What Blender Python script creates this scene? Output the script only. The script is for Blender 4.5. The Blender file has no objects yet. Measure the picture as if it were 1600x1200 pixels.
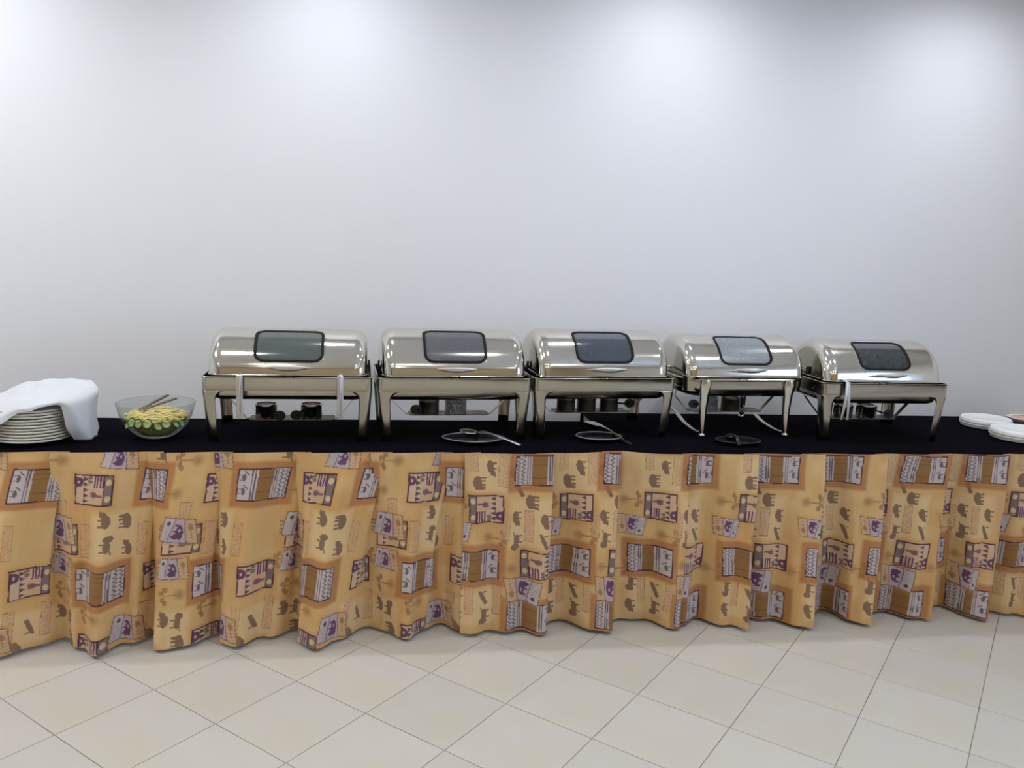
import bpy, math, random
import numpy as np
from mathutils import Matrix, Vector
random.seed(7)
rng = np.random.default_rng(11)
PI = math.pi
scene = bpy.context.scene
COL = scene.collection

# ------------------------------------------------------------------ camera
cam_d = bpy.data.cameras.new('camera')
cam_d.sensor_fit = 'HORIZONTAL'; cam_d.sensor_width = 36.0
cam_d.lens = 1279.876 / 1600 * 36.0
cam_d.clip_start = 0.05
cam = bpy.data.objects.new('camera', cam_d); COL.objects.link(cam)
_r = Vector((0.9891216659768602, -0.1422127914785164, 0.03760122119092074))
_u = Vector((-0.013980009375601427, 0.16357940791742454, 0.986431110946549))
_f = Vector((0.14643390738834583, 0.9762260492556388, -0.15981180032059114))
M4 = Matrix((( _r.x, _u.x, -_f.x, 0.0), (_r.y, _u.y, -_f.y, 0.0), (_r.z, _u.z, -_f.z, 1.5199), (0, 0, 0, 1)))
cam.matrix_world = M4
scene.camera = cam

# ------------------------------------------------------------------ world and view
world = bpy.data.worlds.new('world'); scene.world = world; world.use_nodes = True
wb = world.node_tree.nodes['Background']
wb.inputs[0].default_value = (0.45, 0.66, 1.0, 1); wb.inputs[1].default_value = 11.0
vs = scene.view_settings
vs.view_transform = 'Standard'; vs.look = 'None'; vs.exposure = 0.0; vs.gamma = 1.0
vs.use_curve_mapping = False

# light levels of the room's own lamps
CEIL = 3.0
WALL_Y = 3.95
SPOT_Y = 3.38
SPOT_E = 29.0
SPOT_COL = (0.91, 0.93, 1.0)
PANEL_E = 15.0
# (x, y, relative strength, colour) of the square ceiling panels
PANELS = [(-2.7, 2.45, 1.8, (0.99, 0.99, 1.0))]
# (x, y, relative strength, colour) of the round ceiling downlights further into the room
DISC_E = 150.0
DISCS = [(x, 2.1, k, (1.0, 0.98, 0.96)) for x, k in ((-2.4, 0.95), (-0.8, 0.95), (0.8, 0.95), (2.4, 1.1))] + \
        [(x, -0.75, 0.72, (1.0, 0.91, 0.78)) for x in (-2.4, -0.8, 0.8, 2.4)] + \
        [(x, -2.5, 0.72, (1.0, 0.91, 0.78)) for x in (-2.4, -0.8, 0.8, 2.4)]
SPOTS = [(-1.80, 1.0), (-0.28, 1.0), (1.30, 1.0), (2.78, 0.95)]

# ------------------------------------------------------------------ helpers
def s2l(c):
    out = []
    for v in c:
        v = v / 255.0
        out.append(v / 12.92 if v <= 0.04045 else ((v + 0.055) / 1.055) ** 2.4)
    return tuple(out)

def mat(name, col, rough=0.5, metal=0.0, noise=None, bump=None, rough_var=None, obj_var=0.0, **kw):
    """Principled material; noise=(scale, colour2, amount), bump=(scale, strength, distance)"""
    m = bpy.data.materials.new(name); m.use_nodes = True
    nt = m.node_tree; N = nt.nodes; L = nt.links
    b = N['Principled BSDF']
    b.inputs['Base Color'].default_value = (*col, 1)
    b.inputs['Roughness'].default_value = rough
    b.inputs['Metallic'].default_value = metal
    for k, v in kw.items():
        b.inputs[k].default_value = v
    tc = N.new('ShaderNodeTexCoord')
    src = None
    if noise:
        n = N.new('ShaderNodeTexNoise'); n.inputs['Scale'].default_value = noise[0]; n.inputs['Detail'].default_value = 5
        L.new(tc.outputs['Object'], n.inputs['Vector'])
        mr = N.new('ShaderNodeMapRange'); mr.inputs[1].default_value = 0.35; mr.inputs[2].default_value = 0.68
        mr.inputs[4].default_value = noise[2]
        L.new(n.outputs['Fac'], mr.inputs[0])
        mx = N.new('ShaderNodeMix'); mx.data_type = 'RGBA'
        mx.inputs[6].default_value = (*col, 1); mx.inputs[7].default_value = (*noise[1], 1)
        L.new(mr.outputs[0], mx.inputs[0]); src = mx.outputs[2]
    if obj_var:
        oi = N.new('ShaderNodeObjectInfo')
        hs = N.new('ShaderNodeHueSaturation')
        mr2 = N.new('ShaderNodeMapRange'); mr2.inputs[3].default_value = 1 - obj_var; mr2.inputs[4].default_value = 1 + obj_var
        L.new(oi.outputs['Random'], mr2.inputs[0]); L.new(mr2.outputs[0], hs.inputs['Value'])
        if src: L.new(src, hs.inputs['Color'])
        else: hs.inputs['Color'].default_value = (*col, 1)
        src = hs.outputs[0]
    if src: L.new(src, b.inputs['Base Color'])
    if rough_var:
        n = N.new('ShaderNodeTexNoise'); n.inputs['Scale'].default_value = rough_var[0]; n.inputs['Detail'].default_value = 4
        L.new(tc.outputs['Object'], n.inputs['Vector'])
        mr = N.new('ShaderNodeMapRange'); mr.inputs[1].default_value = 0.3; mr.inputs[2].default_value = 0.7
        mr.inputs[3].default_value = rough; mr.inputs[4].default_value = rough_var[1]
        L.new(n.outputs['Fac'], mr.inputs[0]); L.new(mr.outputs[0], b.inputs['Roughness'])
    if bump:
        n = N.new('ShaderNodeTexNoise'); n.inputs['Scale'].default_value = bump[0]; n.inputs['Detail'].default_value = 4
        L.new(tc.outputs['Object'], n.inputs['Vector'])
        bp = N.new('ShaderNodeBump'); bp.inputs['Strength'].default_value = bump[1]; bp.inputs['Distance'].default_value = bump[2]
        L.new(n.outputs['Fac'], bp.inputs['Height']); L.new(bp.outputs[0], b.inputs['Normal'])
    return m

def emit(name, col, strength):
    m = bpy.data.materials.new(name); m.use_nodes = True
    b = m.node_tree.nodes['Principled BSDF']
    b.inputs['Base Color'].default_value = (0.8, 0.8, 0.8, 1)
    b.inputs['Emission Color'].default_value = (*col, 1); b.inputs['Emission Strength'].default_value = strength
    return m

class MB:
    """collects verts and faces of one mesh"""
    def __init__(s): s.v = []; s.f = []
    def add(s, vs, fs):
        o = len(s.v); s.v += [tuple(p) for p in vs]; s.f += [tuple(i + o for i in f) for f in fs]; return s
    def box(s, x0, x1, y0, y1, z0, z1):
        v = [(x0, y0, z0), (x1, y0, z0), (x1, y1, z0), (x0, y1, z0), (x0, y0, z1), (x1, y0, z1), (x1, y1, z1), (x0, y1, z1)]
        return s.add(v, [(0, 3, 2, 1), (4, 5, 6, 7), (0, 1, 5, 4), (1, 2, 6, 5), (2, 3, 7, 6), (3, 0, 4, 7)])
    def lathe(s, prof, seg=32, c=(0, 0, 0), cap=True):
        vs = []; fs = []
        n = len(prof)
        for i in range(seg):
            a = 2 * PI * i / seg
            for r, z in prof: vs.append((c[0] + r * math.cos(a), c[1] + r * math.sin(a), c[2] + z))
        for i in range(seg):
            j = (i + 1) % seg
            for k in range(n - 1): fs.append((i * n + k, j * n + k, j * n + k + 1, i * n + k + 1))
        if cap:
            fs.append(tuple(i * n for i in reversed(range(seg)))); fs.append(tuple(i * n + n - 1 for i in range(seg)))
        return s.add(vs, fs)
    def loft(s, loops, cap0=True, cap1=True):
        n = len(loops[0]); vs = [p for l in loops for p in l]; fs = []
        for k in range(len(loops) - 1):
            for i in range(n):
                j = (i + 1) % n
                fs.append((k * n + i, k * n + j, (k + 1) * n + j, (k + 1) * n + i))
        if cap0: fs.append(tuple(reversed(range(n))))
        if cap1: fs.append(tuple(range((len(loops) - 1) * n, len(loops) * n)))
        return s.add(vs, fs)
    def tube(s, pts, r, seg=10, flat=None, side=None):
        """tube along pts; r number or list; flat=(a,b) elliptical half axes factors"""
        P = [Vector(p) for p in pts]; loops = []
        for i, p in enumerate(P):
            t = (P[min(i + 1, len(P) - 1)] - P[max(i - 1, 0)]).normalized()
            ref = Vector(side) if side else (Vector((0, 0, 1)) if abs(t.z) < 0.9 else Vector((1, 0, 0)))
            a = t.cross(ref).normalized(); b = a.cross(t).normalized()
            rr = r[i] if isinstance(r, (list, tuple)) else r
            fa, fb = flat if flat else (1, 1)
            loops.append([tuple(p + a * (rr * fa * math.cos(2 * PI * k / seg)) + b * (rr * fb * math.sin(2 * PI * k / seg))) for k in range(seg)])
        return s.loft(loops)
    def grid(s, rows, flip=False):
        m = len(rows); n = len(rows[0]); vs = [p for r in rows for p in r]; fs = []
        for i in range(m - 1):
            for j in range(n - 1):
                q = (i * n + j, i * n + j + 1, (i + 1) * n + j + 1, (i + 1) * n + j)
                fs.append(tuple(reversed(q)) if flip else q)
        return s.add(vs, fs)
    def mesh(s, name, smooth=True, angle=35):
        me = bpy.data.meshes.new(name); me.from_pydata(s.v, [], s.f); me.update()
        if smooth:
            me.polygons.foreach_set('use_smooth', [True] * len(me.polygons))
            me.set_sharp_from_angle(angle=math.radians(angle))
        return me
    def build(s, name, m, parent=None, smooth=True, angle=35, solid=None, bevel=None):
        return link(name, s.mesh(name, smooth, angle), m, parent, solid, bevel)

def link(name, me, m, parent=None, solid=None, bevel=None):
    o = bpy.data.objects.new(name, me); COL.objects.link(o)
    if m and not me.materials: me.materials.append(m)
    if parent: o.parent = parent
    if bevel:
        b = o.modifiers.new('bevel', 'BEVEL'); b.width = bevel; b.segments = 2; b.limit_method = 'ANGLE'
    if solid:
        k = o.modifiers.new('thickness', 'SOLIDIFY'); k.thickness = abs(solid); k.offset = 0 if solid > 0 else -1
    return o

def tag(o, label, cat, group=None, kind=None):
    if label: o['label'] = label
    if cat: o['category'] = cat
    if group: o['group'] = group
    if kind: o['kind'] = kind
    return o

def thing(name, label, cat, loc=(0, 0, 0), rz=0.0, group=None):
    o = bpy.data.objects.new(name, None); COL.objects.link(o)
    o.empty_display_size = 0.05
    o.location = loc; o.rotation_euler = (0, 0, rz)
    return tag(o, label, cat, group)

def rrect(hw, hd, r, seg=6, z=0.0):
    """rounded rectangle loop, counter-clockwise"""
    out = []
    for cx, cy, a0 in ((hw - r, hd - r, 0), (-hw + r, hd - r, PI / 2), (-hw + r, -hd + r, PI), (hw - r, -hd + r, 1.5 * PI)):
        for k in range(seg + 1):
            a = a0 + PI / 2 * k / seg
            out.append((cx + r * math.cos(a), cy + r * math.sin(a), z))
    return out

def crom(P, n):
    """Catmull-Rom through control points (numpy k x d), n samples per span"""
    P = np.asarray(P, float); Q = np.vstack([2 * P[0] - P[1], P, 2 * P[-1] - P[-2]])
    t = np.linspace(0, 1, n, endpoint=False)[:, None]; out = []
    for i in range(1, len(Q) - 2):
        a, b, c, d = Q[i - 1], Q[i], Q[i + 1], Q[i + 2]
        out.append(0.5 * (2 * b + (c - a) * t + (2 * a - 5 * b + 4 * c - d) * t ** 2 + (3 * b - a - 3 * c + d) * t ** 3))
    out.append(P[-1:]); return np.vstack(out)

# ------------------------------------------------------------------ materials
M = {}
M['wall'] = mat('wall_paint', (0.765, 0.78, 0.81), 0.55, noise=(0.9, (0.745, 0.76, 0.79), 0.6), bump=(60, 0.03, 0.002))
M['wall_warm'] = mat('warm_wall_paint', (0.50, 0.41, 0.27), 0.6)
M['ceil'] = mat('ceiling_paint', (0.88, 0.875, 0.86), 0.8)
M['grout'] = mat('grout', (0.33, 0.32, 0.30), 0.9, noise=(9, (0.12, 0.115, 0.11), 1.0))
M['tile'] = mat('cream_tile', (0.555, 0.54, 0.505), 0.36, noise=(3.2, (0.54, 0.515, 0.42), 0.85), obj_var=0.03)
M['black'] = mat('black_cloth', (0.0028, 0.0026, 0.006), 1.0, noise=(30, (0.0018, 0.0018, 0.004), 0.8), bump=(900, 0.35, 0.001), **{'Specular IOR Level': 0.03})
M['steel'] = mat('polished_steel', (0.68, 0.655, 0.60), 0.06, 1.0, rough_var=(7, 0.13))
M['steel_b'] = mat('brushed_steel', (0.46, 0.43, 0.36), 0.14, 1.0, rough_var=(9, 0.24))
M['steel_h'] = mat('satin_steel_handle', (0.62, 0.61, 0.59), 0.38, 1.0)
M['steel_d'] = mat('dark_steel', (0.22, 0.19, 0.16), 0.3, 1.0, rough_var=(14, 0.5))  # plain dark steel: burner cups, salad tongs, and the shaded fuel shelf
M['foil'] = mat('crumpled_foil', (0.62, 0.62, 0.63), 0.28, 1.0, bump=(110, 1.0, 0.02))
M['blackp'] = mat('black_plastic', (0.008, 0.008, 0.009), 0.35)
M['gasket'] = mat('black_gasket', (0.006, 0.007, 0.008), 0.6, **{'Specular IOR Level': 0.2})
M['copper'] = mat('fuel_tin', (0.30, 0.09, 0.05), 0.35, 0.4)
M['china'] = mat('white_china', (0.82, 0.81, 0.73), 0.2, noise=(6, (0.78, 0.77, 0.68), 0.6))
M['napkin'] = mat('white_napkin', (0.60, 0.62, 0.655), 0.85, bump=(700, 0.25, 0.001))
M['foam'] = mat('white_foam', (0.82, 0.84, 0.83), 0.55, bump=(220, 0.06, 0.001))
M['pink'] = mat('pink_food', (0.62, 0.33, 0.28), 0.5, noise=(40, (0.75, 0.52, 0.45), 0.8))
M['wood'] = mat('brown_wood', (0.22, 0.12, 0.06), 0.5, noise=(6, (0.15, 0.08, 0.04), 0.8))
M['white'] = mat('white_paint', (0.78, 0.78, 0.77), 0.5)
M['table_top'] = mat('laminate', (0.35, 0.28, 0.2), 0.5)
M['table_leg'] = mat('grey_leg_metal', (0.3, 0.3, 0.3), 0.4, 0.8)
M['salad'] = mat('mixed_salad', (0.74, 0.68, 0.24), 0.5, noise=(38, (0.60, 0.50, 0.16), 1.0), bump=(90, 0.8, 0.01))
M['cheese'] = mat('shredded_yellow', (0.88, 0.70, 0.24), 0.55, noise=(30, (0.90, 0.80, 0.46), 0.9))
M['rind'] = mat('cucumber_rind', (0.05, 0.12, 0.025), 0.4)
M['flesh'] = mat('cucumber_flesh', (0.50, 0.60, 0.26), 0.35, noise=(120, (0.66, 0.72, 0.42), 0.8))

def glass_mat(name, col, rough, transmission, spec=0.5):
    return mat(name, col, rough, 0.0, **{'Transmission Weight': transmission, 'IOR': 1.45})
def clear_glass(name, tint=(0.9, 0.95, 0.93), fac=0.86, rough=0.02):
    m = bpy.data.materials.new(name); m.use_nodes = True
    nt = m.node_tree; N = nt.nodes; L = nt.links; N.remove(N['Principled BSDF'])
    t = N.new('ShaderNodeBsdfTransparent'); t.inputs[0].default_value = (*tint, 1)
    g = N.new('ShaderNodeBsdfGlossy'); g.inputs['Roughness'].default_value = rough
    lw = N.new('ShaderNodeLayerWeight'); lw.inputs['Blend'].default_value = 0.5
    pw = N.new('ShaderNodeMath'); pw.operation = 'POWER'; pw.inputs[1].default_value = 3.5
    mr = N.new('ShaderNodeMapRange'); mr.inputs[3].default_value = 0.04; mr.inputs[4].default_value = 0.7
    L.new(lw.outputs['Facing'], pw.inputs[0]); L.new(pw.outputs[0], mr.inputs[0])
    mx = N.new('ShaderNodeMixShader')
    L.new(mr.outputs[0], mx.inputs[0]); L.new(t.outputs[0], mx.inputs[1]); L.new(g.outputs[0], mx.inputs[2])
    L.new(mx.outputs[0], N['Material Output'].inputs[0])
    return m
M['bowl_glass'] = clear_glass('bowl_glass', (0.93, 0.95, 0.94))
M['pane'] = clear_glass('window_pane', (0.95, 0.97, 1.0))

# ------------------------------------------------------------------ room shell
X0, X1, Y0, Y1 = -4.3, 3.85, -3.6, WALL_Y
def struct(name, mb, m, label=None, parent=None, **k):
    o = mb.build(name, m, parent, smooth=False, **k)
    if parent is None: o['kind'] = 'structure'
    return o
struct('wall_back', MB().box(X0 - .1, X1 + .1, Y1, Y1 + .1, 0, CEIL), M['wall'])
struct('wall_left', MB().box(X0 - .1, X0, Y0, Y1, 0, CEIL), M['wall'])
WYA, WYB, WZ0, WZ1 = -0.6, 0.9, 1.0, 2.2
wr_ = MB().box(X1, X1 + .1, Y0, Y1, 0, WZ0).box(X1, X1 + .1, Y0, Y1, WZ1, CEIL).box(X1, X1 + .1, Y0, WYA, WZ0, WZ1).box(X1, X1 + .1, WYB, Y1, WZ0, WZ1)
struct('wall_right', wr_, M['wall'])
struct('ceiling', MB().box(X0 - .1, X1 + .1, Y0 - .1, Y1 + .1, CEIL, CEIL + .1), M['ceil'])
struct('wall_front', MB().box(X0 - .1, X1 + .1, Y0 - .1, Y0, 0, CEIL), M['wall_warm'])
win = bpy.data.objects.new('window_1', None); COL.objects.link(win); win.location = (X1 + .05, (WYA + WYB) / 2, WZ0); win['kind'] = 'structure'
hw = (WYB - WYA) / 2; hz = WZ1 - WZ0
fr = MB()
fr.box(-.03, .03, -hw, -hw + .05, 0, hz); fr.box(-.03, .03, hw - .05, hw, 0, hz)
fr.box(-.03, .03, -hw + .05, hw - .05, 0, .05); fr.box(-.03, .03, -hw + .05, hw - .05, hz - .05, hz); fr.box(-.03, .03, -.025, .025, .05, hz - .05)
fr.build('window_frame', M['white'], win, smooth=False)
for sx in (-1, 1):
    a, b = (-hw + .05, -.025) if sx < 0 else (.025, hw - .05)
    MB().box(-.004, .004, a, b, .05, hz - .05).build('pane', M['pane'], win, smooth=False)
door = bpy.data.objects.new('door_1', None); COL.objects.link(door); door.location = (-2.6, Y0 + .025, 0.002); door['kind'] = 'structure'
MB().box(-.45, .45, -.02, .02, 0, 2.05).build('door_leaf', M['wood'], door, smooth=False)
for zz in (.25, 1.1):
    MB().box(-.33, .33, .021, .03, zz, zz + .75).build('door_panel', M['wood'], door, smooth=False)
MB().tube([(.36, .04, 1.0), (.36, .07, 1.0), (.26, .075, 1.0)], .01).build('door_handle', M['steel'], door)

# ------------------------------------------------------------------ floor: slab + tiles on the diagonal
struct_floor = MB().box(X0 - .1, X1 + .1, Y0 - .1, Y1 + .1, -.1, -.0022)
floor = struct('floor', struct_floor, M['grout'])
TO = np.array([-0.78355, 2.72911]); EA = np.array([0.7392839, -0.6733938]); EB = np.array([0.6733938, 0.7392839]); TS = 0.333
def clip_poly(poly):
    for ax, val, sg in ((0, X0, 1), (0, X1, -1), (1, Y0, 1), (1, Y1, -1)):
        out = []
        for i in range(len(poly)):
            p, q = poly[i], poly[(i + 1) % len(poly)]
            dp, dq = sg * (p[ax] - val), sg * (q[ax] - val)
            if dp >= 0: out.append(p)
            if dp * dq < 0:
                t = dp / (dp - dq); out.append((p[0] + (q[0] - p[0]) * t, p[1] + (q[1] - p[1]) * t))
        poly = out
        if not poly: return poly
    return poly
def tile_mb(poly, mb, c):
    n = len(poly); be = 0.0016
    cx = sum(p[0] for p in poly) / n; cy = sum(p[1] for p in poly) / n
    def inset(p):
        dx, dy = cx - p[0], cy - p[1]; d = math.hypot(dx, dy); return (p[0] + dx / d * be * 1.4, p[1] + dy / d * be * 1.4)
    ins = [inset(p) for p in poly]
    vs = [(p[0] - c[0], p[1] - c[1], -.002) for p in poly] + [(p[0] - c[0], p[1] - c[1], -.0008) for p in poly] + [(p[0] - c[0], p[1] - c[1], 0) for p in ins]
    fs = []
    for k in (0, 1):
        for i in range(n):
            j = (i + 1) % n; fs.append((k * n + i, k * n + j, (k + 1) * n + j, (k + 1) * n + i))
    fs.append(tuple(range(2 * n, 3 * n)))
    mb.add(vs, fs)
g = 0.0014
base_quad = None; far = MB(); n_tiles = 0; shared = None
for a in range(-26, 30):
    for b in range(-26, 30):
        c = TO + (a + .5) * TS * EA + (b + .5) * TS * EB
        if not (X0 - .4 < c[0] < X1 + .4 and Y0 - .4 < c[1] < Y1 + .4): continue
        h = TS / 2 - g
        q = [tuple(c + h * (sa * EA + sb * EB)) for sa, sb in ((-1, -1), (1, -1), (1, 1), (-1, 1))]
        p = clip_poly(q)
        if len(p) < 3: continue
        ar = 0.5 * abs(sum(p[i][0] * p[(i + 1) % len(p)][1] - p[(i + 1) % len(p)][0] * p[i][1] for i in range(len(p))))
        if ar < 0.0008: continue
        near = (c[1] > 1.55 and c[1] < 3.5 and -1.9 < c[0] < 3.6)
        if not near:
            tile_mb(p, far, (0, 0)); continue
        whole = len(p) == 4 and ar > 4 * h * h * .999
        if whole and shared is not None: me = shared
        else:
            t_ = MB(); tile_mb(p, t_, c); me = t_.mesh('tile', smooth=False)
            if whole: shared = me
        o = link('tile', me, M['tile'], floor); o.location = (c[0], c[1], 0); n_tiles += 1
tag(far.build('tiles_beyond', M['tile'], floor, smooth=False), None, None, kind='stuff')

# ------------------------------------------------------------------ ceiling lamps
nth = ['leftmost', 'second from left', 'third from left', 'rightmost']
lens_m = emit('downlight_lens', SPOT_COL, 30.0)
for i, (x, k) in enumerate(SPOTS):
    t = thing('recessed_downlight', f'{nth[i]} round white recessed downlight in the ceiling along the wall', 'downlight', (x, SPOT_Y, CEIL), 0, 'downlights along the wall')
    MB().lathe([(.052, -.001), (.052, -.006), (.075, -.008), (.078, -.001)], 32, cap=False).build('trim_ring', M['white'], t)
    MB().lathe([(.0, -.003), (.052, -.0035)], 32, cap=False).build('lens', lens_m, t)
    l = bpy.data.lights.new('downlight_lamp', 'SPOT'); l.energy = SPOT_E * k; l.color = SPOT_COL
    l.spot_size = math.radians(164); l.spot_blend = 1.0; l.shadow_soft_size = 0.05
    lo = bpy.data.objects.new('downlight_lamp', l); COL.objects.link(lo); lo.parent = t; lo.location = (0, 0, -.03)
for i, (x, y, k, col) in enumerate(PANELS):
    t = thing('ceiling_panel_light', 'square white ceiling panel light at the left near the wall', 'ceiling light', (x, y, CEIL), 0)
    f_ = MB(); f_.box(-.32, -.29, -.32, .32, -.02, -.001); f_.box(.29, .32, -.32, .32, -.02, -.001); f_.box(-.29, .29, -.32, -.29, -.02, -.001); f_.box(-.29, .29, .29, .32, -.02, -.001)
    f_.build('frame', M['white'], t, smooth=False)
    MB().box(-.289, .289, -.289, .289, -.012, -.004).build('diffuser', emit('panel_diffuser', col, PANEL_E * k), t, smooth=False)
ring_me = None
for i, (x, y, k, col) in enumerate(DISCS):
    row = ['in the row just before the buffet', 'in the row above the camera', 'in the rearmost ceiling row'][i // 4]
    t = thing('room_downlight', f'{nth[i % 4]} round downlight {row}', 'downlight', (x, y, CEIL), 0, 'round downlights over the room')
    MB().lathe([(.085, -.001), (.085, -.008), (.108, -.010), (.112, -.001)], 32, cap=False).build('trim_ring', M['white'], t)
    MB().lathe([(.0, -.004), (.085, -.0045)], 24, cap=False).build('lens', emit('room_downlight_lens', col, DISC_E * k), t)

# ------------------------------------------------------------------ tables and black cloths
TZ = 0.75
def table(x0, x1, y0, y1, label):
    t = thing('folding_table', label, 'table', ((x0 + x1) / 2, (y0 + y1) / 2, 0))
    hx, hy = (x1 - x0) / 2, (y1 - y0) / 2
    MB().box(-hx, hx, -hy, hy, TZ - .035, TZ - .005).build('table_top', M['table_top'], t, smooth=False)
    for sx in (-1, 1):
        for sy in (-1, 1):
            cx, cy = sx * (hx - .12), sy * (hy - .16)
            MB().lathe([(.016, .0), (.016, TZ - .0352)], 14, (cx, cy, 0)).build('leg', M['table_leg'], t)
SEAM = 0.935
table(-1.95, SEAM - .024, 3.075, 3.655, 'long buffet table under the narrower black cloth at left')
table(SEAM + .004, 3.32, 3.075, 3.85, 'long buffet table under the deeper black cloth at right')

def vnoise(x, y, seed=0):
    """smooth value noise on numpy arrays, 0..1"""
    xi = np.floor(x).astype(np.int64); yi = np.floor(y).astype(np.int64); fx = x - xi; fy = y - yi
    fx = fx * fx * (3 - 2 * fx); fy = fy * fy * (3 - 2 * fy)
    def h(i, j):
        k = (i * 374761393 + j * 668265263 + seed * 974634541) & 0xffffffff
        k = ((k ^ (k >> 13)) * 1274126177) & 0xffffffff
        return ((k ^ (k >> 16)) & 0xffff) / 65535.0
    return (h(xi, yi) * (1 - fx) + h(xi + 1, yi) * fx) * (1 - fy) + (h(xi, yi + 1) * (1 - fx) + h(xi + 1, yi + 1) * fx) * fy

def grid_mesh(name, V, closed=False):
    """V: (m, n, 3) array -> quad grid mesh, fast"""
    m, n = V.shape[:2]
    me = bpy.data.meshes.new(name)
    idx = np.arange(m * n).reshape(m, n)
    q = np.stack([idx[:-1, :-1], idx[:-1, 1:], idx[1:, 1:], idx[1:, :-1]], -1).reshape(-1, 4)
    me.vertices.add(m * n); me.vertices.foreach_set('co', V.reshape(-1).astype(np.float32))
    me.loops.add(q.size); me.loops.foreach_set('vertex_index', q.reshape(-1).astype(np.int32))
    me.polygons.add(len(q)); me.polygons.foreach_set('loop_start', np.arange(0, q.size, 4, dtype=np.int32))
    me.polygons.foreach_set('use_smooth', np.ones(len(q), dtype=bool))
    me.update(calc_edges=True)
    return me

def tablecloth(x0, x1, y0, y1, dz, label, seed, skew=0.0):
    # cross-section: back drop, top, front drop
    prof = [(y1, TZ - .30), (y1 + .002, TZ - .15), (y1, TZ - .018)]
    prof += [(y1 - .004, TZ - .004), (y1 - .014, TZ)]
    prof += [(y1 + (y0 - y1) * k, TZ) for k in np.linspace(.04, .97, 40)]
    prof += [(y0 + .008, TZ - .001), (y0 + .001, TZ - .006), (y0, TZ - .012), (y0, TZ - .02), (y0, TZ - .03)]
    prof = np.array(prof); xs = np.linspace(x0, x1, int((x1 - x0) / .02))
    V = np.zeros((len(xs), len(prof), 3))
    V[:, :, 0] = xs[:, None] + skew * np.clip((prof[None, :, 0] - y0) / (y1 - y0), 0, 1) * np.clip(1 - (xs[:, None] - x0) / .3, 0, 1)
    V[:, :, 1] = prof[None, :, 0]; V[:, :, 2] = prof[None, :, 1] + dz
    n = vnoise(V[:, :, 0] * 4 + 3, V[:, :, 1] * 6, seed) - .5
    V[:, 3:-4, 2] += 0.0022 * np.abs(n[:, 3:-4])
    V[:, :3, 1] += 0.004 * np.abs(vnoise(xs * 9, xs * 0 + .5, seed + 3))[:, None]
    o = link('tablecloth', grid_mesh('tablecloth', V), M['black'])
    return tag(o, label, 'tablecloth', 'black tablecloths on the buffet tables')
tablecloth(-1.97, SEAM - .0102, 3.052, 3.668, 0.0, 'black tablecloth on the left table, under the plates, salad bowl and first chafing dishes', 1)
tablecloth(SEAM - .010, 3.34, 3.052, 3.862, 0.0016, 'black tablecloth on the right table, reaching further back to the wall', 2)

# ------------------------------------------------------------------ printed skirts
def sd_box(x, y, hw, hh): return np.maximum(np.abs(x) - hw, np.abs(y) - hh)
def ell(x, y, cx, cy, rx, ry): return (((x - cx) / rx) ** 2 + ((y - cy) / ry) ** 2) < 1
def rectm(x, y, x0, x1, y0, y1): return (x > x0) & (x < x1) & (y > y0) & (y < y1)

C = {k: np.array(s2l(v)) for k, v in dict(
    tan=(207, 169, 112), cream=(219, 190, 142), orange=(194, 143, 80), halo=(166, 106, 56), purple=(72, 34, 52), white=(190, 178, 178),
    brown=(142, 102, 54), dark=(62, 44, 52), grey=(122, 106, 104), lav=(182, 164, 172), violet=(98, 62, 92), beige=(200, 166, 130),
    animal=(112, 84, 72), stamp=(158, 88, 52), tree=(150, 112, 70), dot=(204, 182, 142), pink=(204, 172, 146)).items()}
def put(col, m, c, a=1.0):
    if m.dtype == bool: col[m] = col[m] * (1 - a) + C[c] * a
    else: col[:] = col * (1 - (m * a)[..., None]) + C[c] * (m * a)[..., None]

def m_A(col, x, y, sg):
    d = sd_box(x, y, 38, 24.5)
    put(col, np.clip((12.5 - d) / 5.0, 0, 1) * (d > 0), 'halo', .78)
    ins = d < 0
    put(col, ins, 'white')
    X = x * sg
    put(col, ins & (np.abs(X + 1) < 11), 'brown')
    put(col, ins & (np.abs(X + 1) < 11) & ((np.abs(y - 11) < .7) | (np.abs(y + 10) < .7) | (np.abs(y + 17) < .6)), 'dark', .45)
    for c0 in (-15, -18.5, 14, 17.5): put(col, ins & (np.abs(X - c0) < .85), 'dark', .85)
    # left panel: rows of small leaping figures, right panel: two antelopes
    xx = X + 29; zz = np.abs(((y * .16 + (xx > 0) * .5) % 1) - .5) * 2
    put(col, ins & (np.abs(xx) < 7.5) & (np.abs(((xx + 7.5) % 7.5) - 3.75 - (zz - .5) * 4.5) < 1.25) & (np.abs(y) < 22), 'dark', .85)
    for cy in (-11, 10):
        a = ell(X, y, 28, cy, 2.6, 5.5) | rectm(X, y, 29, 35, cy - 4.5, cy - 3) | rectm(X, y, 29, 35, cy + 3, cy + 4.4) | (np.abs((X - 25) * .8 + (y - cy) + 7) < 1.2) & (np.abs(X - 25) < 3.5)
        put(col, ins & a, 'dark', .8)
    put(col, (d < 0) & (d > -1.9), 'purple')

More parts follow.
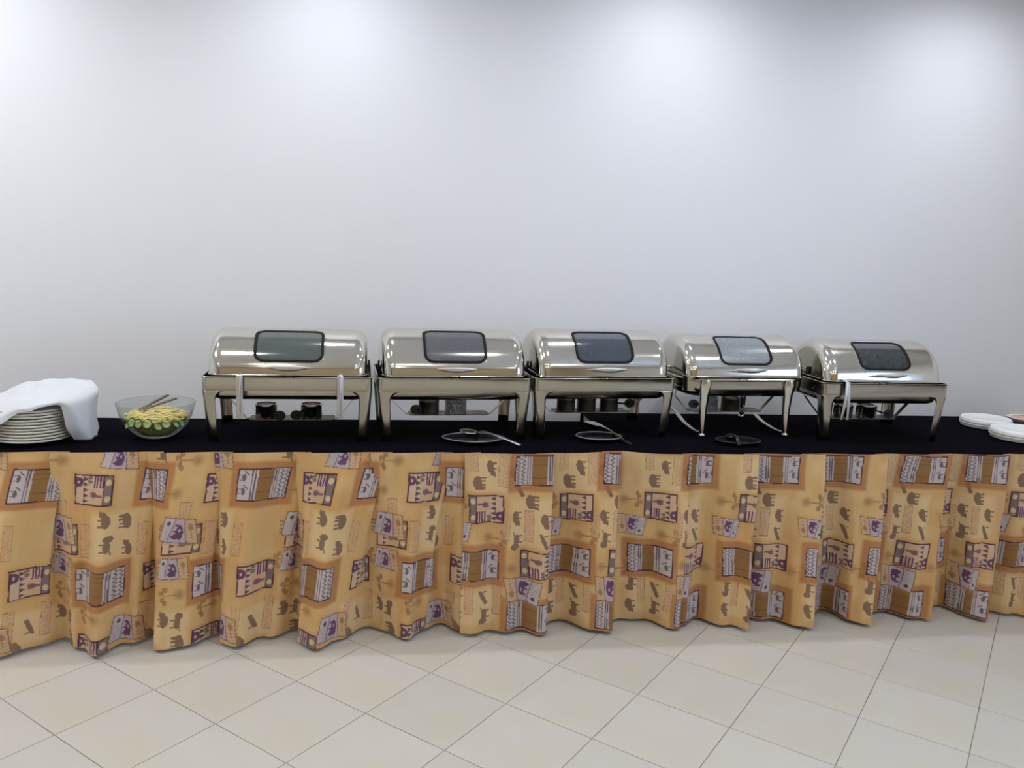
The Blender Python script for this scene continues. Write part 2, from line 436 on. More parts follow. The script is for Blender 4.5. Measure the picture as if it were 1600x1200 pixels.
def m_B(col, x, y, sg):
    X = x * sg; Y = y * sg
    x = X; y = Y
    d = sd_box(x, y, 28, 23)
    ins = d < 0
    put(col, np.clip(1 - d / 8.0, 0, 1) * (d > 0), 'orange', .5)
    put(col, ins, 'pink')
    put(col, ins & (x < -15), 'grey')
    for cy in (-13, 12): put(col, ell(x, y, -21, cy, 4, 4.6), 'dot')
    put(col, rectm(x, y, -15, 6, -22, 2), 'beige')
    put(col, ell(x, y, -1, -7, 5, 4.5) | ((np.abs(y + 8) < 1.6 + (x + 14) * .05) & (x > -13) & (x < 0)) | rectm(x, y, 0, 5, -10, -8.6) | rectm(x, y, 0, 5, -5.5, -4), 'violet', .85)
    put(col, rectm(x, y, -15, 0, 3, 22) & (((x + 15) % 4.2) < 2.6), 'violet')
    for k in range(5):
        cy = -17 + k * 8.2
        for cx in (12,):
            put(col, ins & (np.abs(y - cy) < (x - cx + 5) * .40) & (x > cx - 5) & (x < cx + 3.5), 'dark', .9)
    put(col, ell(x, y, 21, 11, 5.5, 7) | rectm(x, y, 17, 26, 14, 17) | rectm(x, y, 23, 26, 3, 19), 'violet')
    put(col, ell(x, y, 22, 11, 1.7, 2.2), 'pink')
    put(col, ell(x, y, 6, 12, 3.6, 3) | ell(x, y, 6, 18, 3.6, 2.4), 'dark', .7)
    put(col, ins & (d > -2.2), 'purple')
    put(col, ins & (np.abs(x + 15) < .7), 'purple')

def m_C(col, x, y, sg, s=1.0):
    x = x * sg / s; y = y * sg / s
    y = y - .10 * x; x = x + .16 * y * np.sign(x)
    d = sd_box(x, y, 26, 19); ins = d < 0
    put(col, np.clip(1 - d / 7.0, 0, 1) * (d > 0), 'orange', .4)
    put(col, ins, 'lav'); put(col, ins & (x < -8), 'beige'); put(col, ins & (x > 11), 'white')
    put(col, ell(x, y, -17, 6, 4.5, 5), 'tree', .8); put(col, rectm(x, y, -18, -16, -12, 10), 'tree', .6)
    put(col, ins & (x < -9) & (((y * .55 + x * .2) % 3) < .7), 'tree', .4)
    el = ell(x, y, 0, 0, 5, 10) | ell(x, y, 2, -9, 5, 5) | rectm(x, y, 2, 8.5, -12, -8) | rectm(x, y, 2, 8.5, -3, 0) | rectm(x, y, 2, 8.5, 6, 9.5)
    put(col, el, 'violet'); put(col, ell(x, y, 0, 1, 1.6, 3), 'lav')
    put(col, ell(x, y, 18, 10, 2.6, 3.4), 'dark', .9)
    put(col, ins & (x > 12) & (y < 5) & (((y * .7 + x) % 3.6) < .9), 'grey', .7)
    put(col, ins & ((np.abs(x + 8) < .6) | (np.abs(x - 11) < .6) | (d > -1.1)), 'dark', .85)

def m_D(col, x, y, hw, hh):
    d = sd_box(x, y, hw, hh); ins = d < 0
    put(col, ins, 'beige', .55)
    put(col, ins & (np.abs(x) < hw * .55) & ((((x * .9 + np.sin(y * .9) * 2.2)) % 3.1) < .95) & (((y + x * .5) % 6.0) < 4.2), 'stamp', .62)
    put(col, ins & (d > -1.5) & ((y % 2.6) < 1.6), 'stamp', .72)

def m_E(col, x, y, kind, sg):
    x = x * sg; y = y * sg
    if kind == 0:   # elephant lying on its side, legs to the right
        m = ell(x, y, -3, 0, 6.5, 10.5) | ell(x, y, -1, 8.5, 5.5, 4.5) | rectm(x, y, 0, 10, -9, -6) | rectm(x, y, 0, 9.5, -3.5, -.8) | rectm(x, y, 0, 10, 3, 6) | (ell(x, y, 5, 10, 5.5, 2.4))
    elif kind == 1: # rhino
        m = ell(x, y, -2, -1, 5.5, 9.5) | ell(x, y, 1, 8, 4, 5.5) | rectm(x, y, 0, 8, -8, -5.4) | rectm(x, y, 0, 8, 1, 3.6) | ((np.abs(x - 5) < 1.5) & (np.abs(y - 11) < 3.5))
    elif kind == 2: # lion
        m = ell(x, y, -1, -4, 4.5, 9) | ell(x, y, -2.5, 7, 6.5, 5.5) | rectm(x, y, 0, 8.5, -11, -8.5) | rectm(x, y, 0, 8.5, 0, 2.5) | ((np.abs(x + 2 - y * .25) < 1) & (y < -9) & (y > -17))
    else:           # running cat
        m = (np.abs(x - y * .45) < 4 - .12 * np.abs(y)) & (np.abs(y) < 11) | ell(x, y, 5, 10, 3.6, 3.2) | rectm(x, y, 0, 7, -9, -7)
    put(col, m, 'animal', .88)

def m_F(col, x, y, sg):
    x = x * sg; y = y * sg
    put(col, np.clip(1.25 - np.sqrt((x / 9) ** 2 + (y / 9) ** 2), 0, 1) * 1.0, 'tree', .75)
    put(col, (np.abs(y) < .9) & (x > 4) & (x < 24), 'tree', .9)
    for k, (cx, cy) in enumerate(((24, -6), (27, 4), (20, 9), (21, -11))):
        put(col, ell(x, y, cx, cy, 3.2, 4.4), 'tree', .8)
    put(col, (np.abs(x - 23) < 1.1) & (np.abs(y) < 13), 'tree', .9)

RIGHT = dict(A=[(82, 27), (-13, 182), (76, 266)], B=[(0, 90), (86, 180), (0, 318)],
    C=[(-47, 124, .85), (62, 224, 1.05), (-47, 345, .9)],
    D=[(-20, 14, 7, 16), (28, 24, 10, 29), (69, 118, 7, 25), (-24, 236, 7, 24), (22, 240, 7, 26), (32, 118, 7, 22)],
    E=[(7, 22, 1), (-12, 46, 0), (72, 78, 0), (48, 103, 1), (93, 105, 1), (51, 143, 2), (92, 138, 3), (-41, 229, 2), (-1, 235, 3), (-43, 264, 1), (2, 268, 2), (45, 30, 1), (52, 58, 3)],
    F=[(-60, 80), (6, 138), (44, 186), (118, 200)],
    Z=[(0, 35, 38, 34), (70, 112, 36, 44), (-12, 250, 40, 34)])
LEFT = dict(A=[(0, 48), (-92, 196)], B=[(-103, 54), (6, 192), (-98, 294), (74, 128)],
    C=[(-158, 114, 1.0), (-160, 172, .85), (-42, 268, 1.0), (-72, 6, .9)],
    D=[(-113, 130, 8, 26), (-28, 130, 7, 25), (30, 252, 8, 27), (-20, 252, 7, 22), (72, 96, 8, 24)],
    E=[(-84, 98, 1), (-80, 132, 2), (-56, 104, 0), (-52, 146, 1), (-152, 252, 2), (-148, 288, 0), (8, 262, 3), (55, 250, 1), (28, -2, 2), (46, 118, 0), (-10, 290, 1)],
    F=[(-150, 12), (56, 60), (-150, 212), (-92, 240), (60, 168), (-120, 168)],
    Z=[(-70, 122, 36, 40), (10, 262, 50, 30), (-150, 268, 22, 36)])

def paint(S, Zc, lay, P, s0, sg, seed):
    U_ = 0.00252
    fx = (S - s0) / U_; fy = (TZ - Zc) / U_; P = P / U_
    fx = fx + 1.6 * (vnoise(fx * .03, fy * .03, seed) - .5) * 2; fy = fy + 1.6 * (vnoise(fx * .03 + 50, fy * .03, seed) - .5) * 2
    col = np.empty(fx.shape + (3,)); col[:] = C['tan']
    n1 = vnoise(fx * .02, fy * .012, seed + 1); n2 = vnoise(fx * .25, fy * .02, seed + 2); n3 = vnoise(fx * .045 + 9, fy * .045, seed + 4)
    put(col, np.clip((n1 - .35) * 2.2, 0, 1), 'orange', .42)
    put(col, np.clip((n3 - .5) * 2, 0, 1), 'cream', .5)
    put(col, np.clip((n2 - .5) * 1.2, 0, 1), 'brown', .10)
    def loc(mx): return ((fx - mx + P / 2) % P) - P / 2
    for zx, zy, hw, hh in lay['Z']:
        d = sd_box(loc(zx), fy - zy, hw, hh); put(col, np.clip(-d / 10, 0, 1), 'cream', .75)
    for mx, my in lay['F']: m_F(col, loc(mx), fy - my, sg)
    for mx, my, hw, hh in lay['D']: m_D(col, loc(mx), fy - my, hw, hh)
    for mx, my, k in lay['E']: m_E(col, loc(mx), fy - my, k, sg)
    for mx, my in lay['B']: m_B(col, loc(mx), fy - my, sg)
    for mx, my in lay['A']: m_A(col, loc(mx), fy - my, sg)
    for mx, my, s in lay['C']: m_C(col, loc(mx), fy - my, sg, s)
    return np.clip(col, 0, 1)

mp = bpy.data.materials.new('printed_cotton'); mp.use_nodes = True
_n = mp.node_tree.nodes; _l = mp.node_tree.links; _b = _n['Principled BSDF']
_a = _n.new('ShaderNodeAttribute'); _a.attribute_name = 'print'
_l.new(_a.outputs['Color'], _b.inputs['Base Color'])
_b.inputs['Roughness'].default_value = 0.8; _b.inputs['Sheen Weight'].default_value = 0.08
_t = _n.new('ShaderNodeTexCoord'); _w = _n.new('ShaderNodeTexNoise'); _w.inputs['Scale'].default_value = 600
_bp = _n.new('ShaderNodeBump'); _bp.inputs['Strength'].default_value = .15; _bp.inputs['Distance'].default_value = .001
_l.new(_t.outputs['Object'], _w.inputs['Vector']); _l.new(_w.outputs[0], _bp.inputs['Height']); _l.new(_bp.outputs[0], _b.inputs['Normal'])

def skirt(bot, pleats, kind, lay, P, anchor, sg, label, seed, yoff=0.0, ds=0.003, rows=246):
    """bot: hem control points; pleats: indices in bot where a top pleat sits; kind 'L' / 'R': which panel lies on top"""
    n = 40
    bot = [(x, y if y < 3.05 else 3.05 + (y - 3.05) * 1.3) for x, y in bot]
    B = crom(bot, n); seg = np.hypot(*np.diff(B, axis=0).T); sB = np.r_[0, np.cumsum(seg)]
    S = np.arange(0, sB[-1], ds)
    bx = np.interp(S, sB, B[:, 0]); by = np.interp(S, sB, B[:, 1])
    edges = [0] + list(pleats) + [len(bot) - 1]
    tx_s, tx_x, tx_y = [], [], []
    yf, dl = 3.027 + yoff, .0085
    for a, b in zip(edges[:-1], edges[1:]):
        sa, sb = sB[a * n], sB[b * n]; xa, xb = bot[a][0], bot[b][0]
        w = max((sb - sa - (xb - xa)) / 2, 0.0)
        if kind == 'L':
            pts = [(sa, xa, yf), (sa + w, xa - w, yf + dl), (sa + 2 * w, xa, yf + 2 * dl), (sa + 2 * w + (xb - xa) * .5, (xa + xb) / 2, yf + dl * .4), (sb, xb, yf)]
        else:
            pts = [(sa, xa, yf), (sa + (xb - xa) * .5, (xa + xb) / 2, yf + dl * .4), (sa + (xb - xa), xb, yf + 2 * dl), (sa + xb - xa + w, xb + w, yf + 2 * dl), (sb, xb, yf + dl * .5)]
        tx_s += [p[0] for p in pts]; tx_x += [p[1] for p in pts]; tx_y += [p[2] for p in pts]
    tx = np.interp(S, tx_s, tx_x); ty = np.interp(S, tx_s, tx_y)
    T = np.linspace(0, 1, rows)[:, None]
    e = T ** .62 * (1 - np.exp(-T / .10)) / (1 - math.exp(-10))
    X = tx * (1 - e) + bx * e; Y = ty * (1 - e) + by * e
    hem = 0.012 + .008 * vnoise(S * 3, S * 0 + .3, seed)
    ztop = TZ + .0035 + .010 * np.exp(-((tx - .86) / .12) ** 2)
    Zv = ztop * (1 - T) + hem * T
    wr = vnoise(S[None, :] * 9 + 0 * T, Zv * 5, seed) - .5
    Y = Y + wr * .010 * np.sin(PI * np.clip(T, 0, 1)) ** .5 + .004 * (vnoise(S[None, :] * 30 + T * 0, Zv * 9, seed + 7) - .5) * np.sin(PI * T)
    ph_ = 2 * PI * S / .15 + 5 * vnoise(S * 2.3, S * 0 + .7, seed + 11); am = .005 + .020 * vnoise(S * 3.1, S * 0 + 2.2, seed + 12)
    Y = Y + (am * np.sin(ph_))[None, :] * np.clip(T * 1.6, 0, 1) ** 1.2
    X = X + .010 * (vnoise(S[None, :] * 4 + 0 * T, Zv * 3, seed + 5) - .5) * np.sin(PI * T)
    V = np.stack([X, Y, Zv], -1)
    s0 = np.interp(anchor, np.maximum.accumulate(tx), S)
    colr = paint(np.broadcast_to(S[None, :], X.shape), TZ - T * (TZ - .012) + 0 * X, lay, P, s0, sg, seed)
    me = grid_mesh('table_skirt', V)
    at = me.attributes.new('print', 'FLOAT_COLOR', 'POINT')
    at.data.foreach_set('color', np.concatenate([colr, np.ones(X.shape + (1,))], -1).reshape(-1).astype(np.float32))
    o = link('table_skirt', me, mp)
    tag(o, label, 'table skirt', 'printed skirts pinned along the buffet front')
    return sB[-1] / (bot[-1][0] - bot[0][0])

LB = [(-1.93, 3.03), (-1.83, 3.09), (-1.72, 3.09), (-1.70, 3.0), (-1.62, 2.99), (-1.52, 3.08), (-1.475, 3.09), (-1.46, 3.0), (-1.38, 2.975), (-1.27, 3.05), (-1.20, 3.085),
      (-1.12, 3.01), (-1.052, 2.97), (-.98, 3.03), (-.90, 3.085), (-.865, 3.08), (-.855, 3.0), (-.79, 2.985), (-.69, 3.06), (-.635, 3.09), (-.625, 3.02), (-.563, 3.0), (-.45, 3.07),
      (-.345, 3.09), (-.335, 3.0), (-.26, 2.965), (-.18, 3.03), (-.076, 3.115), (0.0, 3.07), (.075, 3.015), (.11, 3.05), (.19, 3.115), (.27, 3.08), (.34, 3.07)]
LP = [2, 6, 10, 15, 19, 23, 27, 31]
RB = [(.285, 3.035), (.40, 3.05), (.52, 3.05), (.63, 3.028), (.645, 3.11), (.70, 3.115), (.80, 3.06), (.895, 2.998), (.908, 3.085), (.97, 3.11), (1.05, 3.115), (1.12, 3.07), (1.188, 3.015), (1.21, 3.07), (1.29, 3.09),
      (1.38, 3.06), (1.468, 2.998), (1.48, 3.08), (1.58, 3.09), (1.66, 3.05), (1.755, 2.982), (1.77, 3.09), (1.84, 3.12), (1.915, 3.12), (1.95, 3.05), (1.99, 3.008), (2.03, 3.02), (2.05, 3.09), (2.14, 3.12), (2.22, 3.08), (2.318, 3.028),
      (2.335, 3.11), (2.42, 3.145), (2.48, 3.13), (2.545, 3.02), (2.59, 3.04), (2.63, 3.09), (2.70, 3.085), (2.78, 3.035), (2.86, 3.0), (2.88, 3.09), (2.99, 3.12), (3.08, 3.05), (3.12, 3.03), (3.15, 3.09), (3.25, 3.08), (3.33, 3.04)]
RP = [3, 7, 12, 16, 20, 26, 30, 35, 39, 43]
PL = 0.57; PR = 0.49
fl = skirt(LB, LP, 'R', LEFT, PL, -0.44, -1, 'patterned tan table skirt covering the left part of the buffet, below the plates', 21, .004)
frr = skirt(RB, RP, 'L', RIGHT, PR, 0.37, 1, 'patterned tan table skirt covering the right part of the buffet, overlapping the other', 33, -.006)
print('fullness', fl, frr)

# ------------------------------------------------------------------ chafing dishes
def lid_point(x, ph, X, ry, rz, z0, off=0.0):
    """point on the roll-top surface; x along the dish, ph 0 front .. pi back, off = distance above the surface"""
    return (x, -(ry + off) * math.cos(ph), z0 + (rz + off) * math.sin(ph))

def chafer(label, loc, rz_, W=.62, D=.41, glass=None, variant=0, rz=.18, sz=.06):
    t = thing('chafing_dish', label, 'chafing dish', loc, rz_, 'roll-top chafing dishes in a row')
    hw, hd = W / 2, D / 2
    ZR, ZA = .258, .203
    if variant == 0:
        # apron band with a rolled lip
        loops = [rrect(hw - .0005, hd - .0005, .02, 5, ZA), rrect(hw - .0005, hd - .0005, .02, 5, ZR - .005), rrect(hw + .002, hd + .002, .021, 5, ZR - .002), rrect(hw, hd, .02, 5, ZR),
                 rrect(hw - .005, hd - .005, .018, 5, ZR), rrect(hw - .006, hd - .006, .018, 5, ZR - .006), rrect(hw - .006, hd - .006, .018, 5, ZA)]
        MB().loft(loops, False, False).build('apron', M['steel_b'], t, angle=40)
        for sx in (-1, 1):
            for sy in (-1, 1):
                rows = []
                for z in [0, .03, .07, .11, .15, .165, .175, .183, .190, .196, .200, .2025]:
                    k = z / ZR; ins = .016 * (1 - z / .2025)
                    w = .038 + .010 * k
                    if z > .16:
                        q = min((z - .16) / .0428, 1.0); w += .048 * (1 - math.sqrt(max(0, 1 - q * q)))
                    cr = .018; row = []
                    ox, oy = hw - ins - .0019, hd - ins - .0019
                    for f in (1, .66, .33): row.append((ox - cr - (w - cr) * f, oy))
                    for q in range(5):
                        a = PI / 2 - PI / 2 * q / 4; row.append((ox - cr + cr * math.cos(a), oy - cr + cr * math.sin(a)))
                    wd = min(w, .075)
                    for f in (.33, .66, 1): row.append((ox, oy - cr - (wd - cr) * f))
                    rows.append([(sx * p[0], sy * p[1], z) for p in row])
                MB().grid(rows, flip=(sx * sy > 0)).build('leg', M['steel_b'], t, angle=50, solid=.0028)
        pw, pd, lidz = hw - .022, hd - .02, ZR + .004
    else:
        pw, pd, lidz = hw - .006, hd - .012, ZR + .004
    # water pan
    if variant == 0:
        loops = [rrect(pw, pd, .04, 6, ZR - .008), rrect(pw - .004, pd - .004, .04, 6, .182), rrect(pw - .010, pd - .010, .04, 6, .170), rrect(pw - .024, pd - .024, .034, 6, .163), rrect(pw - .05, pd - .05, .03, 6, .161)]
        MB().loft(loops, False, True).build('water_pan', M['steel_b'], t, angle=60)
    else:
        loops = [rrect(pw, pd, .10, 9, ZR - .002), rrect(pw + .004, pd + .004, .10, 9, ZR - .006), rrect(pw + .004, pd + .004, .10, 9, ZR - .012), rrect(pw - .002, pd - .002, .10, 9, ZR - .016), rrect(pw - .0025, pd - .0025, .10, 9, .226), rrect(pw - .0035, pd - .0035, .10, 9, .208), rrect(pw - .005, pd - .005, .10, 9, .204),
                 rrect(pw - .02, pd - .014, .095, 9, .186), rrect(pw - .05, pd - .04, .085, 9, .172), rrect(pw - .09, pd - .08, .06, 9, .168)]
        MB().loft(loops, False, True).build('water_pan', M['steel_b'], t, angle=28)
    # food pan lip
    loops = [rrect(pw + .001 if variant == 0 else pw - .002, pd + .001 if variant == 0 else pd - .002, .035 if variant == 0 else .1, 6, ZR - .0005), rrect(pw - .014, pd - .014, .035, 6, ZR + .001), rrect(pw - .018, pd - .018, .035, 6, ZR - .06), rrect(pw - .05, pd - .05, .03, 6, ZR - .062)]
    MB().loft(loops, False, True).build('food_pan', M['steel_b'], t, angle=50)
    # roll-top lid
    X = pw + .002 if variant == 0 else pw - .012
    ry = pd + .006 if variant == 0 else pd - .008; rc = .046
    wx, p0, p1, rcw = .128 * W / .62, math.radians(17.5), math.radians(74), .040
    R_ = (ry + rz) / 2
    def wsd(x, ph):
        hx, hp = wx, (p1 - p0) / 2 * R_
        ax, ap = abs(x) - hx + rcw, abs((ph - (p0 + p1) / 2) * R_) - hp + rcw
        return math.hypot(max(ax, 0), max(ap, 0)) + min(max(ax, ap), 0) - rcw
    xs = []
    for k in range(9): xs.append((-(X - rc) - rc * math.cos(PI / 2 * k / 8), rc * (1 - math.sin(PI / 2 * k / 8))))
    nx = 96
    for k in range(1, nx): xs.append((-(X - rc) + 2 * (X - rc) * k / nx, 0.0))
    for k in range(9): xs.append(((X - rc) + rc * math.sin(PI / 2 * k / 8), rc * (1 - math.cos(PI / 2 * k / 8))))
    na = 100; vs = []; fs = []
    for x, e in xs:
        for j in range(na + 1):
            p = lid_point(x, PI * j / na, X, ry - e, rz - e, lidz); vs.append(p)
    for i in range(len(xs) - 1):
        for j in range(na):
            xm = (xs[i][0] + xs[i + 1][0]) / 2; pm = PI * (j + .5) / na
            if wsd(xm, pm) < -.0015: continue
            a = i * (na + 1) + j; fs.append((a, a + 1, a + na + 2, a + na + 1))
    for ii, flip in ((0, False), (len(xs) - 1, True)):      # flat end faces
        c = len(vs); vs.append((xs[ii][0], 0, lidz))
        for j in range(na):
            a = ii * (na + 1) + j; fs.append((a, c, a + 1) if not flip else (a + 1, c, a))
    lid = MB().add(vs, fs).build('lid', M['steel'], t, angle=42)
    # bottom bead of the lid
    loops = []
    front = [lid_point(x, 0.0, X, ry - e, rz - e, lidz, .002) for x, e in xs]
    MB().tube(front, .0032, 8).build('lid_bead', M['steel'], lid)
    # window: gasket ring and pane following the curve
    def ring(sd_in, sd_out, off_a, off_b, name, m_, par):
        nseg = 72; loops = [[], [], [], []]
        for k in range(nseg):
            a = 2 * PI * k / nseg
            hx, hp = wx, (p1 - p0) / 2 * R_
            dx, dp = math.cos(a), math.sin(a)
            def cast(sd):
                lo, hi = 0.0, .4
                for _ in range(30):
                    mid = (lo + hi) / 2
                    if wsd(mid * dx, (p0 + p1) / 2 + mid * dp / R_) < sd: lo = mid
                    else: hi = mid
                return lo * dx, (p0 + p1) / 2 + lo * dp / R_
            for q, (sd, of) in enumerate(((sd_out, off_a), (sd_out - .001, off_b), (sd_in + .001, off_b), (sd_in, off_a))):
                x, ph = cast(sd); loops[q].append(lid_point(x, ph, X, ry, rz, lidz, of))
        return MB().loft(loops, False, False).build(name, m_, par, angle=50)
    wdw = ring(-.0115, .0005, -.002, .0026, 'window_gasket', M['gasket'], lid)
    ring(.0005, .0065, -.0005, .0022, 'window_trim', M['steel'], lid)
    rows = []
    for i in range(41):
        x = -wx + .004 + (2 * wx - .008) * i / 40; row = []
        # shrink the pane's corners so it stays under the gasket
        ax = max(abs(x) - (wx - rcw), 0); sh = (rcw - math.sqrt(max(rcw ** 2 - ax ** 2, 0))) / R_
        for j in range(25):
            lo, hi = p0 + .004 / R_ + sh, p1 - .004 / R_ - sh
            row.append(lid_point(x, lo + (hi - lo) * j / 24, X, ry, rz, lidz, -.001))
        rows.append(row)
    MB().grid(rows).build('window_pane', glass, lid, solid=.002)
    # handle: a lens-shaped bar on two posts
    hz_, hl = lidz + .034, .078 * W / .62
    ph_h = math.asin(.034 / rz); ysurf = -ry * math.cos(ph_h)
    pts = []; rad = []
    for k in range(17):
        u = -1 + k / 8.0
        pts.append((u * hl, ysurf - .040 - .008 * (1 - u * u), hz_ + .003 * u * u)); rad.append(.0016 + .0105 * (1 - u * u))
    hnd = MB().tube(pts, rad, 12, flat=(.55, 1.0), side=(0, -.35, 1)).build('handle', M['steel_h'], lid, angle=60)
    for sx in (-1, 1):
        MB().tube([(sx * .02, ysurf + .004, hz_ - .005), (sx * .017, ysurf - .044, hz_)], .0045, 8).build('handle_post', M['steel'], hnd)
    # pivots and black stops at both ends
    for sx in (-1, 1):
        xe = sx * (X + .001)
        MB().tube([(xe - sx * .004, .0, lidz + .016), (xe + sx * .010, .0, lidz + .016)], [.009, .008], 12).build('pivot', M['steel'], t)
        if variant == 0:
            st = MB(); st.loft([[(xe + sx * a, y0, z0) for a, y0, z0 in ((.003, -.03, lidz + .006), (.012, -.03, lidz + .006), (.012, -.012, lidz + .006), (.003, -.012, lidz + .006))],
                                [(xe + sx * a, y0, z0) for a, y0, z0 in ((.002, -.034, lidz + .042), (.010, -.034, lidz + .042), (.010, -.018, lidz + .042), (.002, -.018, lidz + .042))]])
            st.build('lid_stop', M['blackp'], t, bevel=.002)
    # fuel shelf on two hanging straps
    sl = .17
    shelf = MB().loft([rrect(sl, .048, .02, 5, sz - .003), rrect(sl, .048, .02, 5, sz)]).build('fuel_shelf', M['steel_d'], t, angle=40)  # darker steel puts the shelf's dim light into its colour
    zb = .166 if variant == 0 else .176
    for sx in (-1, 1):
        pr = []
        for x, z in ((sx * (sl - .02), sz - .0035), (sx * (sl + .012), sz - .0035), (sx * (sl + .075), zb - .03), (sx * (sl + .1 if variant == 0 else sl + .07), zb)):
            pr.append([(x, -.011, z - .0015), (x, .011, z - .0015), (x, .011, z + .0015), (x, -.011, z + .0015)])
        MB().loft(pr).build('shelf_strap', M['steel_b'], t, smooth=False)
    if variant == 1:
        # pillar legs on curved runners
        for sx in (-1, 1):
            x = sx * .197
            for sy in (-1, 1):
                rows = []
                y0 = sy * (pd + .001)
                lp = []
                for z, hx_, out in ((.018, .012, .0), (.07, .015, -.004), (.13, .019, -.004), (.19, .023, .002), (.235, .024, .010), (.252, .020, .008)):
                    yc = y0 + sy * (out - .002)
                    lp.append([(x + hx_ * math.cos(a), yc + .012 * math.sin(a), z) for a in [2 * PI * k / 14 for k in range(14)]])
                MB().loft(lp).build('leg', M['steel'], t, angle=60)
                MB().lathe([(.004, .0), (.013, .002), (.014, .009), (.008, .018), (.003, .021)], 16, (x, y0, 0)).build('foot', M['foil'] if False else M['steel'], t, angle=60)
            pts = []; rr = []
            for k in range(15):
                u = k / 14; y = pd - .012 - (2 * pd - .03) * u
                z = .016 + .034 * (.5 + .5 * math.cos(PI * min(u / .62, 1)))
                if u > .62: z = .016 - .004 * math.sin(PI * (u - .62) / .38)
                pts.append((x + .02 * (1 - u) * 1.0, y, z)); rr.append(.012 - .005 * u)
            MB().tube(pts, rr, 10, flat=(1.0, .3), side=(0, 0, 1)).build('runner', M['steel'], t, angle=60)
    return t

gl = [mat('window_glass_grey_green', (0.060, 0.078, 0.074), 0.12, noise=(300, (0.10, 0.12, 0.118), .7), **{'Specular IOR Level': .5, 'Coat Weight': .6, 'Coat Roughness': .03}),
      mat('window_glass_mesh_grey', (0.075, 0.08, 0.09), 0.16, noise=(420, (0.13, 0.135, 0.15), .9), **{'Coat Weight': .3, 'Coat Roughness': .1}),
      mat('window_glass_blue', (0.035, 0.05, 0.075), 0.08, noise=(260, (0.07, 0.085, 0.11), .6), **{'Coat Weight': .9, 'Coat Roughness': .02}),
      mat('window_glass_fogged', (0.24, 0.27, 0.30), 0.3, noise=(120, (0.16, 0.185, 0.21), .8), **{'Coat Weight': .2, 'Coat Roughness': .15}),
      mat('window_glass_dark', (0.022, 0.030, 0.036), 0.08, noise=(60, (0.05, 0.055, 0.06), .7), **{'Coat Weight': .9, 'Coat Roughness': .03})]
CH = [('leftmost steel roll-top chafing dish, beside the glass salad bowl', (-.398, 3.408), 2.0, .640, 0, .164, .058),
      ('second steel roll-top chafing dish from the left, with grey misted window', (.246, 3.437), 4.0, .622, 0, .176, .078),
      ('middle steel roll-top chafing dish, with blue glare in its window', (.874, 3.485), 5.0, .620, 0, .180, .083),
      ('steel roll-top chafing dish on pillar legs and curved runners, with fogged pale window', (1.527, 3.545), 3.0, .600, 1, .168, .080),
      ('rightmost steel roll-top chafing dish, nearest the round white containers', (2.142, 3.455), 0.0, .590, 0, .166, .070)]
CT = []
for i, (lb, (x, y), a, w, v, lh, shz) in enumerate(CH):
    CT.append(chafer(lb, (x, y, TZ + (.002 if x < .8 else .0045)), math.radians(a), w, .41 if v == 0 else .44, gl[i], v, lh, shz))

def chloc(i, x, y, z=0.0):
    """a point of chafer i's own frame in the world"""
    (cx, cy), a = CH[i][1], math.radians(CH[i][2])
    return (cx + x * math.cos(a) - y * math.sin(a), cy + x * math.sin(a) + y * math.cos(a), CT[i].location.z + z)

# ------------------------------------------------------------------ fuel burners on the shelves
def burner(i, x, y, look, label, handle=None, r=.043, h=.058):
    sz = CH[i][6]
    t = thing('fuel_burner', label, 'fuel burner', chloc(i, x, y, sz + .0004), math.radians(CH[i][2]), 'fuel burners under the chafing dishes')
    m = {'chrome': M['steel'], 'dark': M['steel_d'], 'foil': M['foil']}[look]
    MB().lathe([(r * .2, 0), (r * .97, 0), (r, .003), (r, h * .82), (r * 1.03, h * .85), (r * 1.03, h * .9), (r * .98, h * .93), (r * .98, h), (r * .9, h), (r * .88, h * .8), (r * .2, h * .78)], 36).build('cup', m, t, angle=40)
    MB().lathe([(r * .1, h * .785), (r * .6, h * .785), (r * .62, h * .96), (r * .45, h * .98), (r * .1, h * .965)], 24).build('fuel_tin', M['copper'], t, angle=40)
    if handle:
        hx, hy, tilt = handle           # black snuffer handle: arm with a round paddle
        d = Vector((hx, hy, 0)); L_ = d.length; d.normalize()
        a = d * (r * 1.0); e = d * L_
        MB().tube([(a.x, a.y, h * .55), ((a.x + e.x) / 2, (a.y + e.y) / 2, h * .5 + tilt * .5), (e.x, e.y, h * .5 + tilt)], [.006, .006, .010], 10, flat=(1.6, .6), side=(0, 0, 1)).build('handle', M['blackp'], t, angle=60)
        n_ = 20; lo = [[], []]
        for k in range(n_):
            q = 2 * PI * k / n_
            for j, dz in enumerate((-.005, .005)):
                lo[j].append((e.x + .026 * math.cos(q) * .9, e.y + dz, h * .5 + tilt + .020 * math.sin(q)))
        MB().loft(lo).build('paddle', M['blackp'], t, angle=40)
burner(0, -.105, .0, 'chrome', 'left shiny fuel burner with red tin under the leftmost chafing dish', (.058, -.05, -.012))
burner(0, .075, .0, 'chrome', 'right shiny fuel burner under the leftmost chafing dish', (-.058, -.04, -.012))
burner(1, -.085, .0, 'dark', 'dark fuel burner under the second chafing dish, left of the foil one', (-.06, -.055, -.005))
burner(1, .03, .0, 'foil', 'crumpled foil-covered fuel burner under the second chafing dish', None, .046)
burner(2, -.11, .0, 'dark', 'left dark fuel burner under the middle chafing dish', None, .04)
burner(2, -.012, .01, 'dark', 'brown dark fuel burner in the centre under the middle chafing dish', None, .042)
burner(2, .09, .0, 'dark', 'right dark fuel burner under the middle chafing dish', (.09, -.02, .004), .041)
burner(3, -.075, .0, 'foil', 'foil-wrapped fuel burner under the pillar-legged chafing dish', (-.085, -.02, .0), .04)
burner(3, .03, .0, 'dark', 'dark fuel burner under the pillar-legged chafing dish', None, .042)
